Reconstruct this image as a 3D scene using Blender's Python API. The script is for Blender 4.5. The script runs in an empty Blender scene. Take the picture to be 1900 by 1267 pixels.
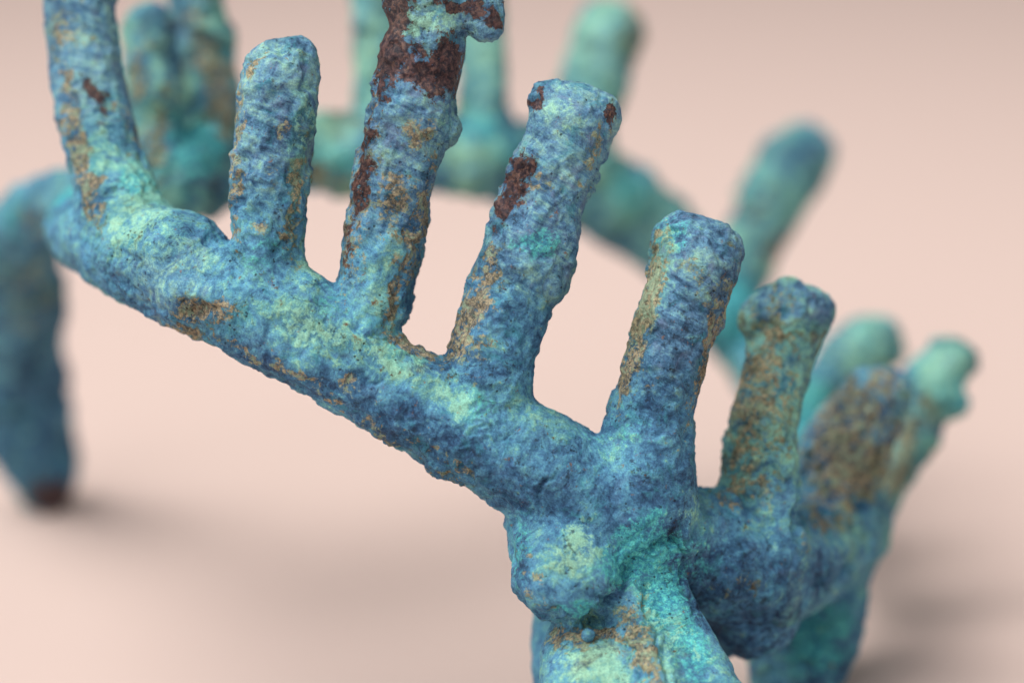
import bpy, math, time
import numpy as np
T0 = time.time()
sc = bpy.context.scene
R = math.radians

# ------------------------------------------------------------------ camera
PITCH = R(15.0)
FPX = 8000.0                 # focal length in units of the 1900 px wide photograph
D0 = 0.505                   # focus distance, metres
H = 0.1827                   # camera height above the paper
FWD = np.array([0, math.cos(PITCH), -math.sin(PITCH)])
UP = np.array([0, math.sin(PITCH), math.cos(PITCH)])
CAM = np.array([0, 0, H])
cd = bpy.data.cameras.new('camera')
cam = bpy.data.objects.new('camera', cd)
sc.collection.objects.link(cam)
cam.location = CAM
cam.rotation_euler = (R(90) - PITCH, 0, 0)
cd.sensor_width = 36.0
cd.lens = 36.0 * FPX / 1900.0
cd.clip_start = 0.01
cd.clip_end = 50
cd.dof.use_dof = True
cd.dof.focus_distance = 0.502
cd.dof.aperture_fstop = 8.6
cd.dof.aperture_blades = 0
sc.camera = cam

# ------------------------------------------------------------------ world and lamps
w = bpy.data.worlds.new('World')
sc.world = w
w.use_nodes = True
w.node_tree.nodes['Background'].inputs[0].default_value = (0.92, 0.95, 1.0, 1)
w.node_tree.nodes['Background'].inputs[1].default_value = 0.44

def softbox(name, loc, target, size, power, col, spread):
    ld = bpy.data.lights.new(name, 'AREA')
    ld.shape = 'RECTANGLE'
    ld.size, ld.size_y = size
    ld.energy = power
    ld.color = col
    ld.spread = R(spread)
    o = bpy.data.objects.new(name, ld)
    sc.collection.objects.link(o)
    o.location = loc
    from mathutils import Vector
    o.rotation_euler = (Vector(target) - Vector(loc)).to_track_quat('-Z', 'Y').to_euler()
    return o
softbox('softbox_overhead', (-0.33, 0.52, 0.70), (0.03, 0.63, 0.0), (0.85, 0.75), 2.3, (1.0, 0.97, 0.94), 62)
softbox('softbox_front', (-0.35, -0.15, 0.55), (0.0, 0.55, 0.05), (0.5, 0.5), 1.3, (1.0, 0.98, 0.97), 120)

sc.view_settings.view_transform = 'Standard'
sc.view_settings.look = 'None'
sc.view_settings.exposure = 0.0
sc.view_settings.gamma = 1.0

# ------------------------------------------------------------------ helpers
def at(px, py, off):
    d = D0 + off * 0.01
    return CAM + FWD * d + np.array([1., 0, 0]) * (px - 950) / FPX * d - UP * (py - 633.5) / FPX * d

def lin(r, g, b):
    f = lambda c: (c / 255 / 12.92) if c / 255 <= 0.04045 else ((c / 255 + 0.055) / 1.055) ** 2.4
    return (f(r), f(g), f(b), 1)

def catmull(P, n):
    P = np.array(P, float)
    if len(P) == 2:
        return np.array([P[0] * (1 - t) + P[1] * t for t in np.linspace(0, 1, n + 1)])
    Q = np.vstack([2 * P[0] - P[1], P, 2 * P[-1] - P[-2]])
    out = []
    for i in range(1, len(Q) - 2):
        a, b, c, d = Q[i - 1], Q[i], Q[i + 1], Q[i + 2]
        for k in range(n):
            t = k / n
            out.append(0.5 * ((2 * b) + (-a + c) * t + (2 * a - 5 * b + 4 * c - d) * t * t + (-a + 3 * b - 3 * c + d) * t ** 3))
    out.append(P[-1])
    return np.array(out)

# ------------------------------------------------------------------ layout of the casting
# every strand: part key, list of (photo x, photo y, cm behind the focus plane, radius in photo px)
S = []
def strand(part, pts, n=3):
    w4 = []
    for (x, y, o, r) in pts:
        p = at(x, y, o)
        w4.append([p[0], p[1], p[2], r / FPX * (D0 + o * 0.01)])
    S.append((part, catmull(w4, n)))
def lump(part, x, y, o, r, x2=None, y2=None, o2=None, r2=None):
    if x2 is None: x2, y2, o2, r2 = x + 1, y + 1, o, r
    strand(part, [(x, y, o, r), (x2, y2, o2, r2)], 1)

# rim, near side then round the back
strand('rim', [(150, 432, 3.0, 60), (178, 438, 2.0, 74), (225, 455, 1.3, 90), (300, 487, .6, 99), (400, 541, .2, 92), (540, 616, 0, 89), (670, 690, 0, 90),
               (790, 757, 0, 92), (895, 812, 0, 97), (1000, 862, 0, 104), (1100, 925, 0, 98), (1180, 970, .15, 104)])
strand('rim', [(1160, 960, .3, 100), (1260, 1010, .9, 104), (1355, 1040, 1.3, 124), (1440, 1050, 2.0, 108), (1530, 1010, 3.2, 88), (1590, 960, 4.6, 62),
               (1560, 880, 6.6, 55), (1470, 770, 8.6, 58), (1385, 640, 9.8, 60), (1290, 505, 10.2, 62), (1180, 402, 9.8, 80), (1060, 338, 9.0, 76),
               (930, 290, 8.2, 68), (760, 288, 7.6, 70), (600, 280, 7.2, 70), (470, 300, 6.6, 66), (370, 320, 6.0, 74), (280, 340, 5.4, 66), (190, 372, 4.5, 64), (150, 425, 3.2, 60)])
# corner mass and boss under it
lump('rim', 1178, 925, .1, 102, 1200, 985, .3, 92)
lump('rim', 1010, 985, .1, 72, 1050, 1040, -.2, 82)
lump('rim', 1046, 1064, -.35, 90, 1066, 1076, -.4, 86)
lump('rim', 1395, 1140, 1.6, 84, 1350, 1160, 1.9, 60)
lump('rim', 1292, 975, .75, 62, 1340, 960, 1.0, 50)
lump('rim', 330, 470, .2, 74, 350, 520, .2, 66)
lump('rim', 560, 560, -.05, 60, 600, 590, -.05, 50)
lump('rim', 640, 300, 7.0, 62, 560, 285, 7.0, 50); lump('rim', 880, 296, 7.8, 64); lump('rim', 1000, 318, 8.6, 44, 960, 330, 8.4, 58); lump('rim', 1150, 350, 9.6, 52); lump('rim', 1225, 440, 9.8, 60)
lump('rim', 1350, 590, 9.6, 50); lump('rim', 160, 395, 3.6, 40)
# prongs
P = lambda k: 'prong_%d' % k
strand(P(0), [(250, 450, 1.1, 84), (212, 350, 1.4, 74), (176, 220, 1.8, 68), (155, 100, 2.0, 66), (146, 0, 2.1, 67), (138, -90, 2.2, 64), (134, -150, 2.2, 55)])
strand(P(1), [(500, 560, .05, 72), (496, 470, 0, 66), (499, 390, 0, 69), (505, 280, 0, 74), (514, 200, 0, 75), (517, 155, 0, 73)])
lump(P(1), 545, 112, .05, 43)
strand(P(2), [(672, 640, 0, 66), (685, 560, 0, 62), (703, 470, 0, 67), (722, 370, 0, 72), (748, 270, 0, 76), (765, 190, 0, 77), (783, 110, 0, 76), (799, 20, 0, 66), (812, -60, 0, 70), (822, -110, 0, 60)])
lump(P(2), 828, 238, 0, 28); lump(P(2), 868, 14, -.1, 34, 898, 22, -.1, 36); lump(P(2), 905, 50, -.15, 27); lump(P(2), 790, -5, -.15, 52, 740, 6, 0, 28)
lump(P(2), 772, 400, .25, 26, 732, 580, .3, 26)
strand(P(3), [(900, 730, .05, 82), (918, 650, 0, 80), (948, 540, 0, 82), (985, 440, 0, 80), (1018, 340, 0, 77), (1050, 260, 0, 76), (1060, 232, 0, 74)])
lump(P(3), 1027, 190, 0, 41, 1108, 214, 0, 44); lump(P(3), 1010, 520, -.1, 50, 1030, 440, -.1, 40)
strand(P(4), [(1195, 900, .1, 96), (1203, 800, .05, 82), (1230, 690, 0, 75), (1262, 580, 0, 79), (1288, 500, 0, 80)])
lump(P(4), 1252, 445, 0, 42); lump(P(4), 1322, 466, 0, 52); lump(P(4), 1275, 440, -.1, 34)
strand(P(5), [(1418, 1040, 1.1, 62), (1405, 940, 1.2, 66), (1405, 860, 1.3, 68), (1422, 760, 1.4, 61), (1442, 680, 1.5, 62), (1459, 625, 1.6, 65), (1466, 595, 1.6, 62)])
lump(P(5), 1465, 570, 1.5, 44); lump(P(5), 1394, 594, 1.5, 24); lump(P(5), 1524, 572, 1.6, 22); lump(P(5), 1430, 576, 1.5, 40, 1502, 580, 1.5, 40)
strand(P(5), [(1436, 860, 1.1, 44), (1440, 950, 1.0, 46), (1444, 1040, 1.05, 44), (1436, 1120, 1.3, 44)])
strand(P(6), [(1535, 1000, 3.3, 66), (1548, 900, 3.4, 82), (1578, 815, 3.5, 80), (1616, 755, 3.6, 66), (1626, 740, 3.6, 56)])
lump(P(6), 1606, 712, 3.5, 28, 1662, 716, 3.5, 30)
lump(P(6), 1605, 960, 4.0, 46, 1590, 1030, 4.4, 42)
strand(P(7), [(1615, 960, 5.4, 40), (1648, 880, 5.8, 45), (1690, 790, 6.1, 51), (1736, 700, 6.4, 54), (1754, 672, 6.4, 50)])
lump(P(7), 1790, 668, 6.4, 22)
lump(P(7), 1648, 868, 5.5, 34); lump(P(7), 1772, 748, 6.3, 24)
strand(P(8), [(1475, 810, 8.0, 48), (1530, 722, 8.1, 54), (1585, 660, 8.2, 58), (1622, 640, 8.3, 56)])
strand(P(9), [(1370, 520, 9.9, 50), (1400, 440, 10.2, 56), (1440, 360, 10.4, 62), (1482, 292, 10.5, 66)])
strand(P(10), [(1060, 330, 9.0, 58), (1082, 220, 9.2, 58), (1112, 110, 9.4, 62), (1132, 60, 9.5, 62)])
strand(P(11), [(900, 300, 8.0, 66), (895, 210, 8.0, 46), (890, 90, 8.0, 44), (886, -40, 8.0, 42), (884, -80, 8.0, 40)])
strand(P(12), [(730, 290, 7.5, 56), (705, 170, 7.5, 44), (692, 40, 7.5, 42), (686, -60, 7.5, 38)])
strand(P(13), [(318, 350, 4.8, 66), (290, 240, 4.8, 52), (280, 130, 4.9, 51), (278, 56, 4.9, 51)])
lump(P(13), 296, 170, 4.6, 42); lump(P(14), 412, 215, 5.8, 36, 402, 150, 5.9, 34); lump(P(14), 392, 60, 6.0, 34)
lump(P(13), 352, 318, 4.7, 46, 384, 270, 5.0, 42)
strand(P(14), [(395, 320, 6.0, 70), (388, 225, 6.0, 60), (376, 110, 6.1, 55), (362, -20, 6.1, 50), (362, -60, 6.1, 44)])
# near leg: three strands fused, splayed towards the camera, down to the paper
strand('leg_0', [(1090, 1150, .6, 50), (1085, 1225, -.1, 84), (1105, 1300, -.6, 92), (1150, 1390, -1.1, 76), (1185, 1470, -1.6, 56), (1200, 1560, -2.2, 38)])
strand('leg_0', [(1170, 1085, -.15, 36), (1172, 1150, -.35, 46), (1200, 1240, -.65, 56), (1235, 1340, -1.0, 56), (1220, 1440, -1.6, 48)])
strand('leg_0', [(1215, 1040, .15, 46), (1238, 1130, -.05, 54), (1285, 1230, -.4, 62), (1335, 1330, -.8, 56), (1280, 1420, -1.2, 50), (1225, 1510, -2.0, 30)])
strand('leg_0', [(1035, 1100, 1.6, 40), (1032, 1200, 1.6, 46), (1050, 1300, 1.2, 50), (1120, 1400, 0, 50)])
# right leg far behind
strand('leg_1', [(1535, 1020, 4.2, 78), (1520, 1110, 3.9, 88), (1495, 1190, 3.7, 96), (1470, 1250, 3.6, 84), (1455, 1285, 3.6, 50)])
# left leg, knee outside the frame, toe on the paper
strand('leg_2', [(200, 360, 4.6, 50), (118, 372, 6.0, 58), (40, 425, 7.4, 66), (22, 520, 8.6, 92), (22, 620, 9.6, 88), (36, 720, 10.4, 86), (52, 800, 10.8, 84), (72, 850, 11.0, 70), (92, 905, 11.0, 42)])
lump('leg_2', 82, 560, 9.0, 40); lump('leg_2', 92, 868, 10.9, 50); lump('leg_2', 84, 760, 10.4, 46); lump('leg_2', 74, 920, 11.0, 30); lump('leg_2', 62, 700, 10.2, 62)

# ------------------------------------------------------------------ signed distance of the fused strands
K = 0.00066
def strand_dist(pts, ch, want_t=False):
    best = np.full(len(pts), 1.0, np.float32)
    tt = np.zeros(len(pts), np.float32)
    acc = 0.0
    for a, b in zip(ch[:-1], ch[1:]):
        ab = (b[:3] - a[:3]).astype(np.float32)
        L2 = float(ab @ ab)
        L = math.sqrt(L2)
        m = max(a[3], b[3]) + 0.006
        lo = np.minimum(a[:3], b[:3]) - m
        hi = np.maximum(a[:3], b[:3]) + m
        s = np.flatnonzero((pts[:, 0] > lo[0]) & (pts[:, 0] < hi[0]) & (pts[:, 1] > lo[1]) & (pts[:, 1] < hi[1]) & (pts[:, 2] > lo[2]) & (pts[:, 2] < hi[2]))
        if len(s):
            q = pts[s] - a[:3].astype(np.float32)
            t = np.clip(q @ ab / max(L2, 1e-14), 0, 1)
            d = np.linalg.norm(q - t[:, None] * ab, axis=1) - (a[3] + (b[3] - a[3]) * t)
            u = d < best[s]
            best[s[u]] = d[u]
            tt[s[u]] = acc + t[u] * L
        acc += L
    return (best, tt) if want_t else best

def sdf(pts, labels=False):
    pts = pts.astype(np.float32)
    acc = np.zeros(len(pts), np.float32)
    if labels:
        bd = np.full(len(pts), 1.0, np.float32); bl = np.zeros(len(pts), np.int32); bt = np.zeros(len(pts), np.float32)
    for i, (part, ch) in enumerate(S):
        m = ch[:, 3].max() + 0.006
        lo = ch[:, :3].min(0) - m; hi = ch[:, :3].max(0) + m
        s = np.flatnonzero(((pts > lo) & (pts < hi)).all(1))
        if not len(s): continue
        if labels:
            d, t = strand_dist(pts[s], ch, True)
            u = d < bd[s]
            bd[s[u]] = d[u]; bl[s[u]] = i; bt[s[u]] = t[u]
        else:
            d = strand_dist(pts[s], ch)
        acc[s] += np.exp(-np.maximum(d, -0.02) / K)
    f = -K * np.log(np.maximum(acc, 1e-30))
    return (f, bl, bt, bd) if labels else f

VOX = 0.00038
allp = np.vstack([c[:, :3] - c[:, 3:4] for _, c in S] + [c[:, :3] + c[:, 3:4] for _, c in S])
LO = allp.min(0) - 0.003
HI = allp.max(0) + 0.003
N = np.ceil((HI - LO) / VOX).astype(int) + 1
A = np.zeros(tuple(N), np.float32)           # sum of exp(-d/K) on the grid
ax = [LO[i] + VOX * np.arange(N[i]) for i in range(3)]
for part, ch in S:
    # distance of this strand: per segment boxes, combined in a box-local array
    m = ch[:, 3].max() + 0.0045
    a0 = np.maximum(((ch[:, :3].min(0) - m - LO) / VOX).astype(int), 0)
    a1 = np.minimum(((ch[:, :3].max(0) + m - LO) / VOX).astype(int) + 1, N)
    Dl = np.full(tuple(a1 - a0), 1.0, np.float32)
    for a, b in zip(ch[:-1], ch[1:]):
        ms = max(a[3], b[3]) + 0.0045
        b0 = np.maximum(((np.minimum(a[:3], b[:3]) - ms - LO) / VOX).astype(int), a0)
        b1 = np.minimum(((np.maximum(a[:3], b[:3]) + ms - LO) / VOX).astype(int) + 1, a1)
        X = (ax[0][b0[0]:b1[0]] - a[0]).astype(np.float32)[:, None, None]
        Y = (ax[1][b0[1]:b1[1]] - a[1]).astype(np.float32)[None, :, None]
        Z = (ax[2][b0[2]:b1[2]] - a[2]).astype(np.float32)[None, None, :]
        ab = b[:3] - a[:3]
        L2 = max(float(ab @ ab), 1e-14)
        t = np.clip((X * np.float32(ab[0]) + Y * np.float32(ab[1]) + Z * np.float32(ab[2])) / np.float32(L2), 0, 1)
        d = np.sqrt((X - t * np.float32(ab[0])) ** 2 + (Y - t * np.float32(ab[1])) ** 2 + (Z - t * np.float32(ab[2])) ** 2) - np.float32(a[3]) - t * np.float32(b[3] - a[3])
        v = Dl[b0[0]-a0[0]:b1[0]-a0[0], b0[1]-a0[1]:b1[1]-a0[1], b0[2]-a0[2]:b1[2]-a0[2]]
        np.minimum(v, d, out=v)
    A[a0[0]:a1[0], a0[1]:a1[1], a0[2]:a1[2]] += np.exp(-Dl / np.float32(K))
F = -K * np.log(np.maximum(A, 1e-30))
del A
print('grid', N, round(time.time() - T0, 1))

# ------------------------------------------------------------------ surface nets
def surface_nets(F):
    ins = F < 0
    c = [F[i:F.shape[0]-1+i, j:F.shape[1]-1+j, k:F.shape[2]-1+k] for i in (0, 1) for j in (0, 1) for k in (0, 1)]
    cnt = sum((ins[i:F.shape[0]-1+i, j:F.shape[1]-1+j, k:F.shape[2]-1+k].astype(np.int8) for i in (0, 1) for j in (0, 1) for k in (0, 1)))
    act = (cnt > 0) & (cnt < 8)
    idx = np.argwhere(act)
    vals = np.stack([q[act] for q in c], 1)
    offs = np.array([(i, j, k) for i in (0, 1) for j in (0, 1) for k in (0, 1)], float)
    acc = np.zeros((len(idx), 3)); n = np.zeros(len(idx))
    for a in range(8):
        for b in range(a + 1, 8):
            if np.abs(offs[a] - offs[b]).sum() != 1: continue
            va, vb = vals[:, a], vals[:, b]
            s = (va < 0) != (vb < 0)
            t = va[s] / (va[s] - vb[s])
            acc[s] += offs[a] + t[:, None] * (offs[b] - offs[a])
            n[s] += 1
    V = LO + VOX * (idx + acc / n[:, None])
    vid = np.full(act.shape, -1, np.int32)
    vid[act] = np.arange(len(idx))
    quads = []
    for d in range(3):
        sl0 = [slice(None)] * 3; sl1 = [slice(None)] * 3
        sl0[d] = slice(0, -1); sl1[d] = slice(1, None)
        x = ins[tuple(sl0)] != ins[tuple(sl1)]
        e = np.argwhere(x)
        inside0 = ins[tuple(sl0)][x]
        u, v = (d + 1) % 3, (d + 2) % 3
        ok = (e[:, u] > 0) & (e[:, v] > 0) & (e[:, u] < F.shape[u] - 1) & (e[:, v] < F.shape[v] - 1)
        e = e[ok]; inside0 = inside0[ok]
        def g(du, dv):
            q = e.copy(); q[:, u] += du; q[:, v] += dv
            return vid[q[:, 0], q[:, 1], q[:, 2]]
        Q = np.stack([g(-1, -1), g(0, -1), g(0, 0), g(-1, 0)], 1)
        Q[~inside0] = Q[~inside0][:, ::-1]
        quads.append(Q)
    return V, np.vstack(quads)
V, Q = surface_nets(F)
del F

def subdivide(V, Q):
    E = np.sort(np.stack([Q, np.roll(Q, -1, 1)], 2).reshape(-1, 2), 1)
    key = E[:, 0].astype(np.int64) * len(V) + E[:, 1]
    uk, inv = np.unique(key, return_inverse=True)
    ea, eb = uk // len(V), uk % len(V)
    em = (V[ea] + V[eb]) / 2
    fc = V[Q].mean(1)
    n = len(V)
    ei = inv.reshape(-1, 4) + n
    fi = np.arange(len(Q)) + n + len(em)
    out = []
    for k in range(4):
        out.append(np.stack([Q[:, k], ei[:, k], fi, ei[:, (k - 1) % 4]], 1))
    return np.vstack([V, em, fc]), np.stack(out, 1).reshape(-1, 4)

def vnormals(V, Q):
    a = np.cross(V[Q[:, 2]] - V[Q[:, 0]], V[Q[:, 3]] - V[Q[:, 1]])
    n = np.zeros_like(V)
    for c in range(3):
        for k in range(4):
            n[:, c] += np.bincount(Q[:, k], a[:, c], len(V))
    return n / np.maximum(np.linalg.norm(n, axis=1), 1e-20)[:, None]
V, Q = subdivide(V, Q)
for _ in range(2):
    n = vnormals(V, Q)
    V = V - n * np.clip(sdf(V), -VOX, VOX)[:, None]
print('mesh', len(V), len(Q), round(time.time() - T0, 1))
_, LAB, ALONG, BD = sdf(V, True)
LAB = LAB.astype(int)

# ------------------------------------------------------------------ noise
def hash3(x, y, z, seed):
    h = (x.astype(np.uint32) * np.uint32(374761393) + y.astype(np.uint32) * np.uint32(668265263) + z.astype(np.uint32) * np.uint32(2147483647 - 5021) + np.uint32(seed * 974711))
    h = (h ^ (h >> np.uint32(13))) * np.uint32(1274126177)
    h = (h ^ (h >> np.uint32(16))) * np.uint32(2246822519)
    return h ^ (h >> np.uint32(15))
def noise(P, seed=0):
    P = P.astype(np.float32) + np.float32(1000.0)
    I = np.floor(P).astype(np.int64); f = (P - I).astype(np.float32)
    u = f * f * f * (f * (f * 6 - 15) + 10)
    out = np.zeros(len(P), np.float32)
    for i in (0, 1):
        for j in (0, 1):
            for k in (0, 1):
                h = hash3(I[:, 0] + i, I[:, 1] + j, I[:, 2] + k, seed)
                gx = (h & np.uint32(1023)).astype(np.float32) / 511.5 - 1
                gy = ((h >> np.uint32(10)) & np.uint32(1023)).astype(np.float32) / 511.5 - 1
                gz = ((h >> np.uint32(20)) & np.uint32(1023)).astype(np.float32) / 511.5 - 1
                dot = gx * (f[:, 0] - i) + gy * (f[:, 1] - j) + gz * (f[:, 2] - k)
                wx = u[:, 0] if i else 1 - u[:, 0]; wy = u[:, 1] if j else 1 - u[:, 1]; wz = u[:, 2] if k else 1 - u[:, 2]
                out += dot * wx * wy * wz
    return out * 1.3
PX = D0 / FPX                                   # one photo pixel at the focus plane, metres
def nz(P, px, seed): return noise(P / (px * PX), seed)

# ------------------------------------------------------------------ hand placed crusts, grooves, stains and painted shade, anchored on the surface
def project(V):
    q = V - CAM
    d = q @ FWD
    return 950 + q[:, 0] / d * FPX, 633.5 - (q @ UP) / d * FPX, d
SX, SY, SD = project(V)
NRM = vnormals(V, Q)
def anchor(px, py):
    s = np.flatnonzero((np.abs(SX - px) < 7) & (np.abs(SY - py) < 7))
    if not len(s):
        s = np.array([np.argmin((SX - px) ** 2 + (SY - py) ** 2)])
    return V[s[np.argmin(SD[s])]]
VM = V + (np.stack([nz(V, 34, 21), nz(V, 34, 22), nz(V, 34, 23)], 1) * 22 + np.stack([nz(V, 13, 24), nz(V, 13, 25), nz(V, 13, 26)], 1) * 9) * PX
def blob(px, py, ra, rb=None, ang=0.0):
    """soft ellipsoid on the surface: radii in photo px, ang = direction of the long axis in degrees, clockwise from +x"""
    rb = rb or ra
    c = anchor(px, py)
    k = ((c - CAM) @ FWD) / FPX
    q = VM - c
    x = q[:, 0]; y = -(q @ UP); z = q @ FWD
    ca, sa = math.cos(R(ang)), math.sin(R(ang))
    u = (x * ca + y * sa) / (ra * k); v = (-x * sa + y * ca) / (rb * k); ww = z / (max(ra, rb) * k)
    return np.clip(1 - np.sqrt(u * u + v * v + ww * ww * .5), 0, 1)

W1 = np.stack([nz(V, 40, 11), nz(V, 40, 12), nz(V, 40, 13)], 1) * 16 * PX     # domain warp
VW = V + W1
disp = np.zeros(len(V))
isprong = np.array([S[l][0].startswith('prong') for l in LAB])
disp += 5.0 * nz(V, 60, 1)
disp += 4.2 * nz(VW, 26, 2)
r1 = 1 - np.abs(nz(VW, 20, 3)) * 2.2
disp += 3.0 * np.clip(r1, -1, 1) * (0.5 + 0.9 * np.clip(nz(V, 90, 4) + .3, 0, 1))
al = ALONG / PX
st = noise(np.stack([al / 7.5, SX * 0 + V[:, 0] / PX / 45, V[:, 1] / PX / 45], 1) + W1 / PX * .1, 5)
disp += 1.5 * st * np.where(isprong, 1.0, .35) * np.clip(nz(V, 70, 6) + .6, 0, 1)
disp += 1.5 * nz(VW, 9, 7)
disp += 2.0 * np.tanh(nz(VW, 19, 71) * 6) * np.clip(nz(V, 80, 72) + .55, 0, 1)
disp += 1.3 * np.clip(nz(VW, 7, 73) * 2 - .3, 0, 1) * np.clip(nz(V, 100, 74) * 2 + .4, 0, 1)
# pits
pit = nz(V, 13, 8)
disp -= 5.0 * np.clip(pit - .42, 0, 1)
# crust with a raised edge (flaky scale): plateau where low noise is high
cr = nz(VW, 55, 9)
disp += 2.6 * np.tanh((cr - .05) * 16)
back = np.clip((SD - D0 - .03) / .03, 0, 1)
disp += back * (9 * nz(V, 75, 61) + 7 * nz(V, 34, 62))
DENT = [  # x, y, ra, rb, angle, depth px (negative = groove)
    (370, 580, 56, 16, -4, -16), (345, 548, 70, 22, 0, 7), (1085, 1166, 70, 13, -6, -17), (1010, 1150, 40, 12, 40, -10), (1135, 1125, 40, 12, -60, -12), (1180, 1040, 60, 9, -35, -9), (1268, 1010, 14, 34, 0, -16), (1210, 1150, 10, 90, -12, -8),
    (130, 210, 150, 18, 72, -9), (1010, 470, 60, 14, 0, -8), (975, 490, 50, 16, -10, 6), (945, 340, 60, 20, -65, -6), (940, 400, 40, 18, -65, -5),
    (760, 130, 90, 30, 15, -7), (850, 60, 40, 20, -5, 6), (730, 200, 60, 20, -10, 5), (1200, 500, 60, 12, -75, -7), (1250, 430, 26, 12, 20, -8),
    (1180, 600, 60, 14, -72, -8), (640, 715, 14, 12, 0, -6), (865, 875, 16, 10, 0, -8), (1000, 925, 36, 5, -60, -6), (1280, 990, 40, 10, 60, -12),
    (1400, 640, 70, 16, -75, -7), (1440, 870, 60, 14, 20, -8), (1265, 1010, 24, 18, 0, -10), (1150, 1190, 90, 10, 65, -8), (1235, 1190, 100, 8, 68, -9),
    (1120, 190, 30, 16, 40, -5), (1140, 250, 30, 16, 70, 6), (1040, 160, 16, 10, 0, -6), (700, 620, 60, 8, 20, -5), (1190, 1000, 70, 12, -30, -8)]
for x, y, ra, rb, an, am in DENT:
    b = blob(x, y, ra, rb, an)
    disp += am * np.clip(b * 1.8, 0, 1) ** 1.2
def groove(path, width, depth):
    global disp
    b = np.zeros(len(V))
    for (x0, y0), (x1, y1) in zip(path[:-1], path[1:]):
        L = math.hypot(x1 - x0, y1 - y0)
        b = np.maximum(b, blob((x0 + x1) / 2, (y0 + y1) / 2, L * .5 + width, width, math.degrees(math.atan2(y1 - y0, x1 - x0))))
    disp -= depth * np.clip(b * 1.6, 0, 1)
reg = np.clip(.75 + 1.5 * nz(V, 170, 51) + .5 * nz(V, 60, 52), .3, 1.35)
isleg0 = np.array([S[l][0] == 'leg_0' for l in LAB])
disp *= np.where(isleg0, .36, 1.0) * (.35 + .65 * reg) * (1 - .65 * np.clip(2 * blob(1050, 1060, 130), 0, 1)) * (1 - .45 * np.clip(2 * blob(1130, 900, 200), 0, 1))
groove([(1012, 1138), (1070, 1168), (1128, 1150), (1150, 1085), (1200, 1035), (1262, 1006)], 17, 15)
groove([(1200, 1075), (1222, 1160), (1262, 1267)], 13, 9)
groove([(1146, 1165), (1180, 1230), (1200, 1275)], 13, 9)
groove([(1272, 1005), (1275, 1080), (1300, 1130)], 13, 12)
groove([(1488, 1000), (1492, 900), (1500, 830)], 14, 16)
groove([(1500, 1090), (1560, 1075), (1600, 1040)], 14, 12)
groove([(1600, 960), (1625, 900), (1645, 820)], 12, 14)
groove([(1355, 905), (1420, 950), (1450, 1010)], 13, 8)
groove([(960, 960), (930, 900), (1000, 985)], 10, 5)
groove([(645, 700), (720, 705)], 9, 6); groove([(860, 790), (960, 800)], 8, 5); groove([(1030, 880), (985, 935)], 7, 7)
groove([(735, 590), (755, 480), (780, 400)], 9, 7); groove([(555, 470), (565, 360)], 8, 5)
far = np.clip((SD - D0) / 0.05, 0, 1)
V2 = V + NRM * (disp * PX)[:, None]
V2[:, 2] = np.maximum(V2[:, 2], 0.0002)
NRM2 = vnormals(V2, Q)

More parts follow.
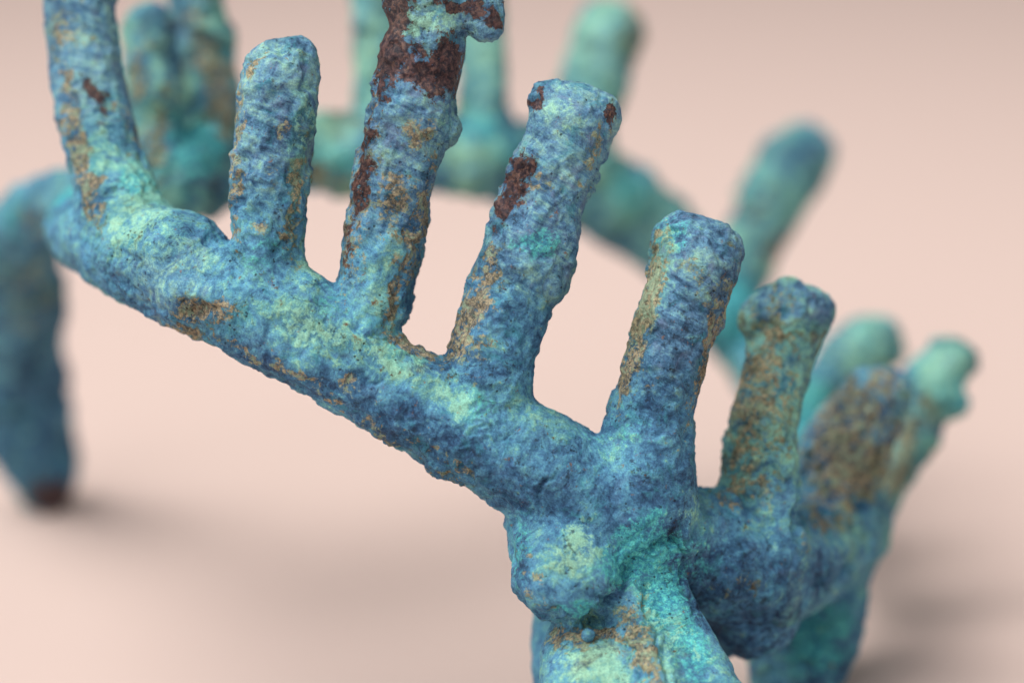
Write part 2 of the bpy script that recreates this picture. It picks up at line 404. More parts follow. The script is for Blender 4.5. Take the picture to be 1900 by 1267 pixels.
# stains and painted shade: soft masks, their edges are broken up by noise in the material
def mask(items):
    m = np.zeros(len(V))
    for it in items:
        x, y, ra, rb, an, s = it
        m = np.maximum(m, s * np.clip(blob(x, y, ra * 1.7, rb * 1.7 + 4, an) * 1.45, 0, 1))
    return m
OCHRE = [(1090, 1176, 90, 12, -4, .9), (1160, 1160, 30, 30, 0, .7), (1215, 1240, 20, 60, -15, .6), (1010, 1130, 30, 12, 40, .5), (470, 110, 40, 10, -50, .6), (1690, 800, 30, 50, 30, .8), (1180, 60, 14, 60, 0, .7), (1450, 460, 50, 14, -50, .7), (1420, 760, 130, 50, -78, .55), (665, 330, 190, 20, -80, .8), (1180, 590, 150, 24, -74, .8), (780, 430, 130, 12, -78, .8), (560, 380, 110, 10, -85, .7), (1330, 640, 140, 14, -75, .8), (432, 300, 140, 8, -88, .7), (1620, 720, 70, 40, -60, .75), (1530, 880, 60, 60, 0, .6), (1560, 930, 50, 30, 0, .5), (60, 560, 50, 90, 0, .55), (250, 120, 20, 60, 0, .7), (300, 250, 16, 50, 10, .8), (410, 210, 20, 50, -20, .8), (350, 30, 30, 20, 0, .7), (1000, 330, 30, 20, 0, .6), (560, 330, 60, 16, 0, .6), (1300, 520, 40, 20, 50, .5), (1640, 900, 26, 50, -70, 0.45), (1500, 960, 50, 20, 0, 0.36), (110, 60, 40, 14, 85, 0.63), (1215, 700, 10, 10, 0, 0.54), (870, 700, 20, 12, 0, 0.45), (1175, 640, 30, 9, -72, 0.72), (1205, 520, 24, 9, -75, 0.72), (690, 220, 60, 12, -80, 0.72), (1330, 620, 120, 12, -73, 0.81), (1345, 540, 50, 16, -70, 0.63), (1300, 740, 80, 10, -75, 0.63), (545, 400, 70, 12, -82, 0.72), (775, 470, 80, 9, -75, 0.81), (855, 878, 18, 10, 0, 0.72), (800, 840, 70, 12, 30, 0.45), (1380, 1090, 60, 20, -10, 0.405), (700, 420, 20, 50, 10, 0.315), (1160, 690, 60, 10, -70, 0.54), (120, 20, 50, 60, 0, 0.45), (1640, 720, 40, 40, 0, 0.63), (1600, 830, 60, 50, -60, 0.495), (1120, 260, 50, 12, -60, 0.54), (50, 560, 80, 70, 0, 0.27), (1560, 800, 130, 80, -65, .75), (1640, 760, 60, 30, -60, .6), (1670, 870, 70, 26, -65, .8), (410, 130, 60, 22, 70, .8), (880, 500, 30, 14, -60, .6), (850, 620, 60, 30, -60, .9), (340, 625, 60, 8, 25, .7), (600, 745, 50, 7, 28, .6), (700, 810, 60, 8, 32, .6), (820, 890, 60, 9, 30, .6), (330, 160, 30, 40, 0, .5), (420, 200, 24, 80, 0, .8), (270, 260, 24, 60, 0, .6), (1480, 640, 14, 30, 0, .6), (1440, 470, 30, 14, -45, .5), (1510, 390, 30, 14, -60, .5), (60, 420, 60, 40, 0, .5), (1500, 1000, 30, 20, 0, .5), (1360, 930, 40, 14, 20, .6), (1180, 1110, 40, 12, 0, .4), (870, 560, 40, 20, -60, .6), (480, 430, 12, 20, 0, .5), (1100, 330, 30, 14, -70, .4), (610, 340, 60, 14, 0, .6), (760, 340, 60, 12, 0, .4), (150, 300, 110, 18, 72, .95), (120, 190, 110, 16, 80, .7), (640, 715, 22, 14, 10, .8), (370, 582, 52, 14, -4, 1.0), (485, 430, 14, 12, 0, .9), (785, 255, 30, 26, 0, .8),
    (740, 370, 30, 40, 10, .7), (735, 420, 26, 40, 10, .55), (860, 590, 80, 26, -62, .95), (900, 500, 46, 20, -70, .9), (830, 640, 60, 18, 10, .9), (775, 640, 60, 12, 25, .9), (955, 340, 60, 16, -65, .6),
    (1190, 560, 130, 20, -75, .9), (1160, 680, 80, 14, -72, .9), (1220, 500, 40, 14, -75, .7), (1400, 700, 150, 40, -78, .8), (1370, 850, 60, 24, -75, .7), (1430, 610, 40, 24, -60, .7),
    (430, 300, 120, 7, -88, .7), (440, 120, 30, 8, -50, .7), (530, 250, 20, 14, 0, .7), (555, 350, 60, 10, -80, .7), (660, 640, 40, 20, 0, .3), (1190, 1200, 60, 24, 60, .9), (1160, 1150, 24, 40, 0, .8),
    (540, 690, 60, 10, 28, .8), (450, 655, 60, 8, 26, .7), (980, 1060, 60, 14, 75, .5), (1130, 620, 30, 10, -70, .6), (1560, 860, 120, 56, -70, .9), (1650, 860, 80, 36, -65, .8), (1540, 960, 70, 30, 0, .6),
    (400, 130, 90, 20, 75, .8), (255, 230, 60, 20, 80, .6), (1190, 50, 40, 14, 80, .8), (600, 330, 30, 20, 0, .7), (1700, 760, 40, 16, -60, .6), (1390, 900, 50, 26, 0, .7), (740, 540, 90, 8, -75, .8)]
MAROON = [(100, 928, 50, 30, 0, 1.0), (185, 165, 40, 10, 50, .9), (722, 70, 115, 28, -80, 1.0), (815, 145, 72, 30, 15, 1.0), (670, 300, 110, 12, -78, .8), (840, 110, 30, 40, 0, 1.0), (760, 95, 60, 18, 10, .7), (865, 5, 60, 9, 8, .8), (930, 25, 14, 22, 0, 1.), (668, 330, 150, 9, -78, .7), (955, 320, 40, 20, -62, 1.0), (930, 380, 34, 14, -62, .95), (990, 185, 10, 24, 0, 1.0), (1142, 215, 20, 16, 0, .8), (108, 915, 30, 22, 0, .8)]
MINT = [(1210, 390, 60, 30, 40, .9), (1370, 620, 40, 50, 0, .7), (640, 250, 50, 30, 0, .8), (1240, 1180, 40, 90, -25, .8), (1320, 1220, 30, 60, -25, .7), (1050, 1220, 50, 60, 0, .6), (1160, 1180, 20, 60, 0, .6), (520, 100, 50, 30, 0, .5), (470, 160, 30, 50, 0, .3), (1000, 760, 60, 20, 35, .5), (1300, 430, 40, 14, 10, .4), (660, 250, 50, 30, 0, .5), (1440, 1010, 20, 80, 0, .5), (1180, 430, 110, 40, 35, .9), (1300, 520, 50, 40, 45, .7), (900, 310, 110, 30, 0, .6), (1130, 340, 50, 26, 30, .8), (1190, 380, 40, 30, 30, .7), (1470, 380, 50, 50, 0, .5), (600, 260, 50, 40, 0, .7), (1690, 760, 30, 40, 0, .8), (1600, 720, 40, 20, 0, .6), (350, 160, 26, 40, 0, .7), (1290, 950, 40, 20, 0, .8), (1310, 990, 30, 30, 0, .5), (500, 590, 50, 60, 0, .4), (580, 610, 90, 40, 28, .9), (720, 660, 80, 20, 30, 1.0), (840, 735, 44, 28, 30, 1.0), (330, 520, 70, 50, 20, .5), (250, 400, 70, 60, 20, .9), (280, 340, 70, 26, 45, .9), (200, 280, 90, 30, 70, .7), (760, 40, 60, 40, 10, 1.0),
    (1040, 200, 34, 40, 0, .8), (1080, 1010, 60, 40, -20, 1.0), (1060, 1010, 34, 24, 0, 1.0), (1120, 1230, 70, 70, 0, .9), (560, 300, 120, 10, -85, .9), (570, 480, 30, 40, 0, .8), (580, 520, 26, 14, 0, 1.0),
    (1000, 770, 50, 20, 30, .6), (1130, 830, 50, 20, 0, .5), (730, 500, 20, 60, 5, .6), (880, 300, 80, 50, 0, 1.0), (690, 90, 50, 120, 0, 1.0), (890, 130, 40, 100, 0, .9), (1120, 80, 60, 90, 0, .9), (600, 240, 60, 50, 0, 1.0),
    (1200, 400, 60, 60, 0, .8), (1420, 420, 60, 60, 0, .9), (1480, 640, 26, 70, 10, .6), (1485, 860, 16, 60, 5, .5), (1600, 650, 70, 50, 0, 1.0), (1750, 680, 40, 60, 0, .9), (1230, 470, 20, 50, 10, .9), (700, 560, 40, 40, 0, .5),
    (230, 100, 60, 60, 0, .6), (290, 180, 40, 140, 0, .7), (1580, 1000, 40, 70, 0, .7), (200, 60, 40, 60, 0, .4), (1400, 780, 60, 60, 0, .5), (1640, 870, 30, 20, 0, .9), (820, 220, 30, 60, 10, .5), (970, 560, 40, 20, 0, .3), (560, 700, 40, 20, 20, .3)]
TEAL = [(940, 270, 60, 40, 0, .7), (1180, 370, 60, 40, 30, .8), (620, 310, 50, 40, 0, .7), (1230, 430, 50, 40, 40, .6), (1350, 600, 50, 60, 0, .8), (1200, 1030, 70, 26, -25, 1.0), (1240, 1080, 34, 50, -20, 1.0), (1190, 1180, 40, 70, -10, .6), (1280, 1190, 40, 80, -20, .8), (1240, 450, 40, 40, 0, .6), (600, 300, 60, 40, 0, .6), (1520, 1180, 60, 60, 0, .8), (1630, 620, 40, 30, 0, .4), (1100, 150, 40, 60, 0, .4), (290, 290, 30, 40, 0, .6), (1650, 860, 24, 24, 0, .8), (1440, 440, 40, 40, 0, .5), (1640, 900, 30, 30, 0, .6), (1770, 720, 40, 40, 0, .7), (20, 400, 60, 30, -20, .6), (1200, 1040, 90, 40, -15, 1.0), (1230, 1110, 40, 60, 0, 1.0), (1180, 990, 60, 20, -30, .8), (270, 340, 60, 30, 45, .8), (380, 250, 60, 70, 0, 1.0), (390, 370, 60, 40, 0, .4), (890, 240, 60, 40, 0, .7), (1555, 1150, 50, 50, 0, .7), (1370, 560, 50, 70, 0, 1.0),
    (760, 650, 60, 14, 30, .6), (870, 740, 60, 30, 20, .5), (1000, 460, 40, 26, 0, .8), (500, 470, 60, 40, 0, .4), (1060, 1140, 60, 16, 0, .7), (100, 370, 60, 40, 0, .9), (1500, 760, 40, 60, 0, 1.0), (1140, 800, 80, 60, 0, .4), (1290, 1050, 60, 70, 0, .5), (960, 1020, 20, 60, 0, .5),
    (1250, 520, 50, 60, 0, .3), (1560, 1200, 50, 60, 0, .5), (620, 560, 60, 40, 0, .4), (300, 250, 30, 60, 0, .5), (1090, 1200, 60, 20, 0, .3), (1310, 1210, 40, 60, 0, .3)]
NAVY_SHADE = [(1770, 640, 40, 24, 0, .9), (1810, 660, 20, 30, 0, .8), (328, 120, 14, 120, 0, .9), (1540, 830, 30, 100, 15, .9), (1600, 800, 60, 60, 0, .4), (1670, 740, 20, 40, 0, .6), (500, 690, 120, 16, 28, .8), (720, 800, 120, 20, 33, .9), (240, 560, 60, 20, 35, .5), (70, 760, 60, 160, 10, .9), (60, 480, 60, 60, 0, .6), (1420, 1190, 60, 40, 0, .9), (940, 900, 60, 26, 33, .8), (960, 1080, 16, 60, 0, .6), (1240, 620, 30, 60, 0, .6), (1220, 780, 40, 30, 0, .6), (880, 340, 90, 16, 0, .8), (1150, 455, 60, 10, 35, .5), (1020, 960, 90, 40, 30, .8), (800, 800, 140, 26, 30, .9), (620, 740, 120, 18, 28, .8), (1230, 900, 60, 80, 0, .7), (900, 680, 60, 30, 0, .8), (1240, 700, 40, 100, 10, .7), (1270, 560, 50, 60, 0, .5), (1260, 985, 30, 40, 0, .9), (1350, 1080, 110, 70, 0, .9),  # navy patches; shade painted in under the rim and on the left leg
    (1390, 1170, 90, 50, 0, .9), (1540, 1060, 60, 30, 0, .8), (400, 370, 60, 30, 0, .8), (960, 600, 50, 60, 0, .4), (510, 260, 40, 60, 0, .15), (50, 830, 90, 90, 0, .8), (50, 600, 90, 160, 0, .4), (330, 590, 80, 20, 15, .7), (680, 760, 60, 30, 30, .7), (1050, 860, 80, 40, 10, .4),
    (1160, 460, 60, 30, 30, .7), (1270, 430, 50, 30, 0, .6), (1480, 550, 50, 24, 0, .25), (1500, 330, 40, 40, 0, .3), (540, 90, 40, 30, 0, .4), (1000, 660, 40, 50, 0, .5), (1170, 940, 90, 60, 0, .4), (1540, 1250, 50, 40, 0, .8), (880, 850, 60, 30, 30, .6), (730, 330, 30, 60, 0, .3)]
YELLOW = [(1420, 740, 60, 130, 0, .9), (1590, 780, 60, 70, 0, .7), (1065, 1015, 55, 40, -20, .8), (1100, 1230, 50, 50, 0, .9), (860, 270, 60, 30, 0, .8), (330, 440, 60, 30, 0, .4), (210, 430, 30, 40, 0, .6), (1030, 230, 20, 20, 0, .5), (590, 610, 60, 20, 20, .5), (1110, 1160, 30, 20, 0, .5), (720, 300, 20, 20, 0, .3),
    (1400, 800, 60, 90, 0, .8), (1440, 680, 30, 70, 0, .6), (1580, 780, 60, 80, 0, .6), (270, 230, 40, 70, 0, .5), (780, 665, 70, 10, 28, .7), (1230, 440, 20, 30, 0, .8), (700, 640, 60, 14, 28, .5), (1000, 740, 60, 16, 28, .4)]
MA = np.stack([mask(OCHRE), mask(MAROON), mask(MINT), np.ones(len(V))], 1)
MB = np.stack([mask(TEAL), mask(NAVY_SHADE), mask(YELLOW), np.ones(len(V))], 1)
SHORT = np.array([np.linalg.norm(np.diff(c[:, :3], axis=0), axis=1).sum() < 110 * PX for _, c in S])[LAB]
SLATE = np.where(isprong, np.where(SHORT, 1.0, np.clip((al - 120) / 180, 0, 1)), 0) * (1 - .5 * np.clip((SD - D0) / .03, 0, 1))
p5 = np.array([S[l][0] in ('prong_5', 'prong_6', 'prong_7', 'prong_8') for l in LAB])
isleg2 = np.array([S[l][0] == 'leg_2' for l in LAB])
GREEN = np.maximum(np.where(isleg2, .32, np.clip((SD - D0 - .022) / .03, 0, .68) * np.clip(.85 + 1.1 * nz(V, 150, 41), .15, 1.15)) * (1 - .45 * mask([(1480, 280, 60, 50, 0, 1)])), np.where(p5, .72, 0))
GREEN = np.where(np.array([S[l][0] == 'prong_6' for l in LAB]), .3, GREEN)
GREEN = GREEN * (1 - .8 * mask([(1465, 1010, 60, 120, 0, 1)]))
GREEN = np.maximum(GREEN, mask([(1240, 1180, 60, 120, -20, .5), (50, 540, 90, 90, 0, .5)]))
GREEN = GREEN * (1 - .9 * mask([(1470, 555, 70, 26, 0, 1)]))
GREEN = np.maximum(GREEN, mask([(200, 250, 80, 50, 80, .6), (280, 350, 70, 40, 40, .7), (330, 430, 60, 40, 30, .4), (590, 610, 90, 40, 28, .6), (560, 300, 130, 12, -85, .8), (1190, 560, 120, 24, -75, .8), (1060, 1010, 50, 40, 0, .5), (1120, 1230, 60, 60, 0, .6), (740, 655, 80, 18, 28, .6)]))
SLATE = np.maximum(SLATE, mask([(300, 540, 90, 60, 20, .6), (330, 470, 60, 40, 0, .5)]))
print('paint', round(time.time() - T0, 1))

# ------------------------------------------------------------------ material
def patina():
    m = bpy.data.materials.new('verdigris_bronze')
    m.use_nodes = True
    nt = m.node_tree; N_, L_ = nt.nodes, nt.links
    N_.clear()
    out = N_.new('ShaderNodeOutputMaterial'); bs = N_.new('ShaderNodeBsdfPrincipled')
    L_.new(bs.outputs[0], out.inputs[0])
    tc = N_.new('ShaderNodeTexCoord'); obj = tc.outputs['Object']
    def nzn(scale, detail=6, rough=.6, dist=0.0, vec=None):
        n = N_.new('ShaderNodeTexNoise')
        n.inputs['Scale'].default_value = scale; n.inputs['Detail'].default_value = detail
        n.inputs['Roughness'].default_value = rough; n.inputs['Distortion'].default_value = dist
        L_.new(vec or obj, n.inputs['Vector'])
        return n.outputs['Fac']
    def shift(v, off):
        a = N_.new('ShaderNodeVectorMath'); a.operation = 'ADD'; L_.new(v, a.inputs[0]); a.inputs[1].default_value = off
        return a.outputs[0]
    def mth(op, a, b=None, c=None, clamp=False):
        n = N_.new('ShaderNodeMath'); n.operation = op; n.use_clamp = clamp
        for i, v in enumerate((a, b, c)):
            if v is None: continue
            if isinstance(v, (int, float)): n.inputs[i].default_value = v
            else: L_.new(v, n.inputs[i])
        return n.outputs[0]
    def step(v, lo, hi, a=0., b=1.):
        n = N_.new('ShaderNodeMapRange'); n.interpolation_type = 'SMOOTHSTEP'
        L_.new(v, n.inputs[0]); n.inputs[1].default_value = lo; n.inputs[2].default_value = hi; n.inputs[3].default_value = a; n.inputs[4].default_value = b
        return n.outputs[0]
    def mix(f, a, b, mode='MIX'):
        n = N_.new('ShaderNodeMix'); n.data_type = 'RGBA'; n.blend_type = mode
        if isinstance(f, (int, float)): n.inputs[0].default_value = f
        else: L_.new(f, n.inputs[0])
        for i, v in ((6, a), (7, b)):
            if isinstance(v, tuple): n.inputs[i].default_value = v
            else: L_.new(v, n.inputs[i])
        return n.outputs[2]
    def attr(name):
        a = N_.new('ShaderNodeAttribute'); a.attribute_name = name
        s = N_.new('ShaderNodeSeparateColor'); L_.new(a.outputs['Color'], s.inputs[0])
        return s.outputs
    ma, mb = attr('stain_a'), attr('stain_shade_b')
    al = N_.new('ShaderNodeAttribute'); al.attribute_name = 'along'
    # coordinates stretched round each strand, for the brushed streaks
    cx = N_.new('ShaderNodeCombineXYZ'); L_.new(mth('MULTIPLY', al.outputs['Fac'], 3.2), cx.inputs[0])
    sv = N_.new('ShaderNodeVectorMath'); sv.operation = 'ADD'; L_.new(obj, sv.inputs[0]); L_.new(cx.outputs[0], sv.inputs[1])
    sa = N_.new('ShaderNodeAttribute'); sa.attribute_name = 'slate'; slate_a = sa.outputs['Fac']
    big = nzn(150, 5, .6, .4)
    mid = nzn(430, 8, .68, .9)
    fine = nzn(1700, 7, .75, .3, shift(obj, (3, 1, 2)))
    grain = nzn(5200, 3, .6, 0, shift(obj, (7, 5, 1)))
    streak = nzn(330, 7, .7, .5, sv.outputs[0])
    hue = nzn(260, 7, .7, 1.2, shift(obj, (1, 9, 4)))
    ed = mth('ADD', mth('ADD', mth('MULTIPLY', mth('SUBTRACT', mid, .5), 2.2), mth('MULTIPLY', mth('SUBTRACT', fine, .5), 1.6)), mth('MULTIPLY', mth('SUBTRACT', streak, .5), 1.2))   # edge breakup
    tone = mth('ADD', mth('MULTIPLY', mth('SUBTRACT', mid, .5), .60), mth('ADD', mth('MULTIPLY', mth('SUBTRACT', streak, .5), mth('ADD', mth('MULTIPLY', slate_a, .40), .22)), mth('MULTIPLY', mth('SUBTRACT', fine, .5), .38)))
    tone = mth('ADD', mth('ADD', tone, .528), mth('MULTIPLY', mth('SUBTRACT', big, .5), .22))
    # push tone with masks: mint lifts, navy and its painted shade lower
    tone = mth('ADD', tone, mth('MULTIPLY', ma[2], .10))
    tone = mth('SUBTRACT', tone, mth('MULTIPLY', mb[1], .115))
    r = N_.new('ShaderNodeValToRGB'); L_.new(tone, r.inputs[0])
    cr_ = r.color_ramp
    stops = [(.28, lin(26, 52, 84)), (.38, lin(52, 94, 122)), (.46, lin(82, 126, 158)), (.53, lin(104, 152, 174)), (.60, lin(128, 174, 178)), (.69, lin(152, 196, 184)), (.84, lin(182, 208, 190))]
    while len(cr_.elements) < len(stops): cr_.elements.new(.5)
    for e, (p, c) in zip(cr_.elements, stops): e.position = p; e.color = c
    r2 = N_.new('ShaderNodeValToRGB'); L_.new(tone, r2.inputs[0])
    st2 = [(.26, lin(18, 46, 74)), (.37, lin(42, 86, 122)), (.46, lin(68, 124, 158)), (.54, lin(92, 156, 182)), (.62, lin(116, 178, 176)), (.71, lin(150, 200, 180)), (.84, lin(188, 216, 194))]
    while len(r2.color_ramp.elements) < len(st2): r2.color_ramp.elements.new(.5)
    for e, (p, c) in zip(r2.color_ramp.elements, st2): e.position = p; e.color = c
    slate = slate_a
    col = mix(step(mth('ADD', slate, mth('MULTIPLY', ed, .5)), .2, .8), r2.outputs[0], r.outputs[0])
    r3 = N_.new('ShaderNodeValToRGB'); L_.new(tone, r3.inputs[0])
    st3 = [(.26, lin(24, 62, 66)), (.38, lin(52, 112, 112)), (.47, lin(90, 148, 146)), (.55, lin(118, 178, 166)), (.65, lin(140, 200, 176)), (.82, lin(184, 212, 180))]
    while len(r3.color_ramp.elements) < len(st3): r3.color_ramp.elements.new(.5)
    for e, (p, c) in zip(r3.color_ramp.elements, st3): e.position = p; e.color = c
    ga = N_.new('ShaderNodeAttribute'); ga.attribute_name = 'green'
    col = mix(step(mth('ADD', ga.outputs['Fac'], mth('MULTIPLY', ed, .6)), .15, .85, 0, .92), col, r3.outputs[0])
    pn = nzn(125, 3, .55, .6, shift(obj, (6, 2, 7)))
    pn2 = nzn(150, 3, .55, .6, shift(obj, (1, 6, 3)))
    gf = step(ga.outputs['Fac'], .3, .7)
    col = mix(mth('MULTIPLY', gf, step(pn, .52, .60, 0, .75)), col, mix(step(fine, .4, .6), lin(34, 96, 124), lin(84, 138, 168)))
    col = mix(mth('MULTIPLY', gf, step(mth('SUBTRACT', 1.0, pn), .54, .62, 0, .6)), col, lin(150, 204, 180))
    col = mix(mth('MULTIPLY', gf, step(pn2, .57, .64, 0, .75)), col, mix(step(fine, .4, .6), lin(78, 74, 50), lin(138, 128, 92)))
    # slate violet drift
    col = mix(mth('MULTIPLY', step(hue, .52, .66, 0, .5), mth('ADD', mth('MULTIPLY', slate, .7), .3)), col, lin(120, 134, 164))
    # turquoise
    tl = mth('ADD', mb[0], mth('MULTIPLY', ed, .8))
    col = mix(step(mth('ADD', mth('MULTIPLY', hue, -1), 1), .53, .66, 0, .45), col, lin(60, 150, 160))
    col = mix(step(tl, .35, .8, 0, .75), col, mix(step(fine, .42, .6), lin(34, 146, 166), lin(88, 206, 196)))
    # yellow green bloom
    yl = mth('ADD', mb[2], mth('MULTIPLY', ed, .9))
    col = mix(step(yl, .45, 1.2, 0, .6), col, mix(step(fine, .4, .62), lin(128, 176, 160), lin(178, 206, 158)))
    # mint crust flecks
    ml = mth('ADD', mth('MULTIPLY', ma[2], .55), mth('MULTIPLY', ed, 1.0))
    col = mix(step(ml, .38, .62, 0, .7), col, lin(152, 202, 178))
    # bare ochre soil
    fl = nzn(900, 5, .75, .4, shift(obj, (2, 8, 8)))
    oc = mth('ADD', ma[0], mth('MULTIPLY', ed, .85))
    oc = mth('ADD', oc, mth('MULTIPLY', mth('SUBTRACT', fl, .5), 2.2))
    oc = mth('ADD', oc, mth('MULTIPLY', step(big, .52, .72), .25))
    ocol = mix(step(mth('ADD', mth('MULTIPLY', hue, .6), mth('MULTIPLY', fl, .4)), .50, .58, 0, .8), mix(step(fine, .40, .62), lin(92, 82, 66), lin(182, 162, 126)), lin(150, 172, 142))
    col = mix(step(oc, .50, .80, 0, .88), col, ocol)
    # dark specks in the crust
    sp = mth('SUBTRACT', 1.0, nzn(1250, 5, .72, .3, shift(obj, (8, 3, 5))))
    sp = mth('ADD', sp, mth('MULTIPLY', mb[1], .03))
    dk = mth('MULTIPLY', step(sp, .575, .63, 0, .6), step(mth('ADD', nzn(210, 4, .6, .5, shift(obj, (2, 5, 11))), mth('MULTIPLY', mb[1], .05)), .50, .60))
    col = mix(dk, col, lin(40, 46, 54))
    # brown-red oxide
    mr = mth('ADD', ma[1], mth('MULTIPLY', ed, .6))
    mr = mth('ADD', mr, mth('MULTIPLY', mth('SUBTRACT', fl, .5), 1.9))
    mcol = mix(step(fine, .40, .62), lin(38, 24, 30), lin(112, 76, 68))
    mcol = mix(step(mid, .46, .56, 0, .6), mcol, mix(step(fine, .44, .6), lin(62, 44, 56), lin(128, 96, 84)))
    col = mix(step(mr, .50, .60, 0, .95), col, mcol)
    # tiny copper flecks and dark pits everywhere
    fl = nzn(900, 5, .75, .4, shift(obj, (2, 8, 8)))
    col = mix(step(fl, .635, .67, 0, .75), col, lin(140, 108, 84))
    vo = N_.new('ShaderNodeTexVoronoi'); vo.inputs['Scale'].default_value = 1300; vo.inputs['Randomness'].default_value = 1; L_.new(obj, vo.inputs['Vector'])
    pm = mth('MULTIPLY', step(vo.outputs['Distance'], .12, .27, 1, 0), step(nzn(420, 4, .65, 0, shift(obj, (5, 5, 9))), .53, .63))
    col = mix(mth('MULTIPLY', pm, .75), col, lin(28, 36, 48))
    # grain
    g = step(grain, .3, .7, .80, 1.18)
    gc = N_.new('ShaderNodeCombineColor'); [L_.new(g, gc.inputs[i]) for i in range(3)]
    col = mix(1.0, col, gc.outputs[0], 'MULTIPLY')
    hs = N_.new('ShaderNodeHueSaturation'); hs.inputs['Saturation'].default_value = .94; hs.inputs['Value'].default_value = 1.06; gm = N_.new('ShaderNodeGamma'); gm.inputs[1].default_value = 1.16; L_.new(col, gm.inputs[0]); L_.new(gm.outputs[0], hs.inputs['Color']); col = hs.outputs[0]
    L_.new(col, bs.inputs['Base Color'])
    bs.inputs['Roughness'].default_value = .72
    L_.new(step(mr, .5, .6, .78, .5), bs.inputs['Roughness'])
    bs.inputs['Specular IOR Level'].default_value = .3
    # relief
    hgt = mth('ADD', mth('MULTIPLY', mid, 1.0), mth('ADD', mth('MULTIPLY', fine, .26), mth('MULTIPLY', streak, .5)))
    hgt = mth('ADD', hgt, mth('MULTIPLY', grain, .12))
    hgt = mth('SUBTRACT', hgt, mth('MULTIPLY', pm, .35))
    hgt = mth('SUBTRACT', hgt, mth('MULTIPLY', dk, .14))
    hgt = mth('SUBTRACT', hgt, mth('MULTIPLY', step(mr, .48, .60), .62))
    hgt = mth('ADD', hgt, mth('MULTIPLY', step(mr, .30, .50), .22))
    hgt = mth('SUBTRACT', hgt, mth('MULTIPLY', step(oc, .50, .66), .26))
    bp = N_.new('ShaderNodeBump'); bp.inputs['Strength'].default_value = 1.0; bp.inputs['Distance'].default_value = 0.0008
    L_.new(hgt, bp.inputs['Height']); L_.new(step(nzn(170, 3, .5, 0, shift(obj, (4, 4, 1))), .40, .60, .40, 1.0), bp.inputs['Strength']); L_.new(bp.outputs[0], bs.inputs['Normal'])
    return m
MAT = patina()

# ------------------------------------------------------------------ sculpture: one mesh per part
root_loc = at(760, 640, 4.5); root_loc[2] = 0.0
root = bpy.data.objects.new('bronze_sculpture', None)
sc.collection.objects.link(root)
root.location = root_loc
root.empty_display_size = 0.02
root['label'] = 'crown-like ring of stubby bronze prongs under crusty blue-green verdigris, standing on splayed legs'
root['category'] = 'sculpture'

parts = sorted(set(s[0] for s in S), key=lambda k: (k.split('_')[0], int(k.split('_')[1]) if '_' in k else 0))
pid = {p: i for i, p in enumerate(parts)}
lab_part = np.array([pid[s[0]] for s in S])
vp = lab_part[LAB]
fp = np.sort(vp[Q], 1)[:, 1]
PL = {'prong_2': 'tallest prong in focus, broken crust over dark red-brown bare metal',
      'prong_3': 'thick leaning prong with a flat flared end and a small maroon bare patch',
      'prong_1': 'straight slate-blue prong with a smooth rounded tip',
      'prong_4': 'short wide prong with a knobbly blue head and brown edge',
      'prong_5': 'ochre and pale green prong with a chipped collar below its tip',
      'prong_6': 'brown earthy prong, stout and slightly out of focus'}
for p in parts:
    f = Q[fp == pid[p]]
    if not len(f): continue
    used, inv = np.unique(f, return_inverse=True)
    inv = inv.reshape(-1, 4)
    me = bpy.data.meshes.new(p.split('_')[0])
    vv = (V2[used] - root_loc).astype(np.float32)
    me.vertices.add(len(vv)); me.vertices.foreach_set('co', vv.ravel())
    me.loops.add(inv.size); me.loops.foreach_set('vertex_index', inv.ravel().astype(np.int32))
    me.polygons.add(len(inv))
    me.polygons.foreach_set('loop_start', np.arange(0, inv.size, 4, dtype=np.int32))
    me.polygons.foreach_set('use_smooth', np.ones(len(inv), bool))
    me.update(calc_edges=True)
    for nm, arr in (('stain_a', MA), ('stain_shade_b', MB)):
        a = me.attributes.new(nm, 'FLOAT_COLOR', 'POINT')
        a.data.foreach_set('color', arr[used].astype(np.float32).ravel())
    a = me.attributes.new('green', 'FLOAT', 'POINT')
    a.data.foreach_set('value', GREEN[used].astype(np.float32))
    a = me.attributes.new('slate', 'FLOAT', 'POINT')
    a.data.foreach_set('value', SLATE[used].astype(np.float32))
    a = me.attributes.new('along', 'FLOAT', 'POINT')
    a.data.foreach_set('value', ALONG[used].astype(np.float32))
    me.normals_split_custom_set_from_vertices(NRM2[used].tolist())
    me.materials.append(MAT)
    o = bpy.data.objects.new(p.split('_')[0], me)
    sc.collection.objects.link(o)
    o.parent = root
    if p in PL: o['label'] = PL[p]

# small cast bead caught in the crevice under the boss
def bead(px, py, r):
    import bmesh
    bm = bmesh.new()
    bmesh.ops.create_icosphere(bm, subdivisions=4, radius=r * PX)
    k = np.flatnonzero((np.abs(SX - px) < 7) & (np.abs(SY - py) < 7)); k = k[np.argmin(SD[k])]
    c = V2[k] - root_loc - FWD * r * PX * .95
    vs = np.array([v.co[:] for v in bm.verts])
    nn = noise(vs / (9 * PX) + 3, 31) * 2.0 * PX
    for v, k in zip(bm.verts, nn):
        v.co = v.co * (1 + k / (r * PX))
        v.co.x += c[0]; v.co.y += c[1]; v.co.z += c[2]
    me = bpy.data.meshes.new('bead'); bm.to_mesh(me); bm.free()
    for p_ in me.polygons: p_.use_smooth = True
    me.materials.append(MAT)
    o = bpy.data.objects.new('bead', me); sc.collection.objects.link(o); o.parent = root
bead(1095, 1172, 13)

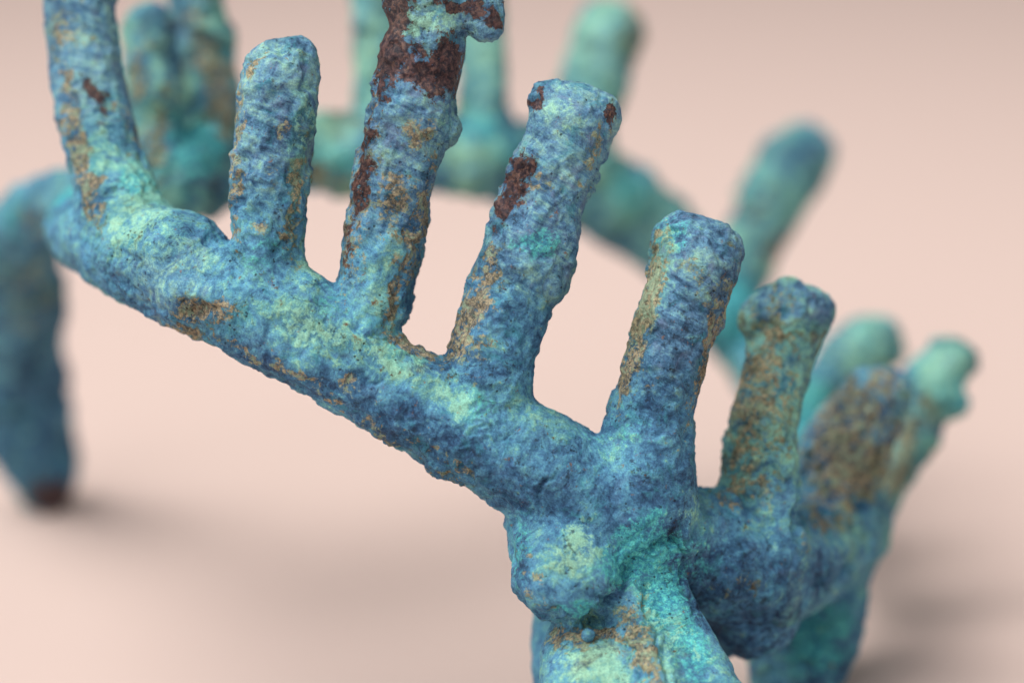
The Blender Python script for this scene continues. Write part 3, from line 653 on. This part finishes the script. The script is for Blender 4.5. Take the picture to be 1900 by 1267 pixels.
# ------------------------------------------------------------------ paper sweep
def sweep():
    prof = [(-2.0, 0.0), (0.0, 0.0), (1.7, 0.0)]
    for k in range(1, 17):
        a = R(90) * k / 16
        prof.append((1.7 + 0.5 * math.sin(a), 0.5 - 0.5 * math.cos(a)))
    prof.append((2.2, 2.0))
    vs, fs = [], []
    for y, z in prof:
        vs += [(-2.5, y, z), (2.5, y, z)]
    for i in range(len(prof) - 1):
        fs.append((2 * i, 2 * i + 1, 2 * i + 3, 2 * i + 2))
    me = bpy.data.meshes.new('paper_ground'); me.from_pydata(vs, [], fs)
    for p_ in me.polygons: p_.use_smooth = True
    m = bpy.data.materials.new('blush_paper'); m.use_nodes = True
    nt = m.node_tree; bs = nt.nodes['Principled BSDF']
    tc = nt.nodes.new('ShaderNodeTexCoord')
    n = nt.nodes.new('ShaderNodeTexNoise'); n.inputs['Scale'].default_value = 900; n.inputs['Detail'].default_value = 4
    n2 = nt.nodes.new('ShaderNodeTexNoise'); n2.inputs['Scale'].default_value = 6; n2.inputs['Detail'].default_value = 2
    for q in (n, n2): nt.links.new(tc.outputs['Object'], q.inputs['Vector'])
    mx = nt.nodes.new('ShaderNodeMix'); mx.data_type = 'RGBA'
    mx.inputs[6].default_value = lin(205, 183, 174); mx.inputs[7].default_value = lin(206, 184, 174)
    nt.links.new(n2.outputs['Fac'], mx.inputs[0]); nt.links.new(mx.outputs[2], bs.inputs['Base Color'])
    bs.inputs['Roughness'].default_value = .9; bs.inputs['Specular IOR Level'].default_value = .2
    bp = nt.nodes.new('ShaderNodeBump'); bp.inputs['Distance'].default_value = .0002; bp.inputs['Strength'].default_value = .4
    nt.links.new(n.outputs['Fac'], bp.inputs['Height']); nt.links.new(bp.outputs[0], bs.inputs['Normal'])
    me.materials.append(m)
    o = bpy.data.objects.new('paper_ground', me); sc.collection.objects.link(o)
    o['kind'] = 'structure'
    o['label'] = 'smooth blush pink paper that the bronze stands on, out of focus'
sweep()
print('done', round(time.time() - T0, 1))
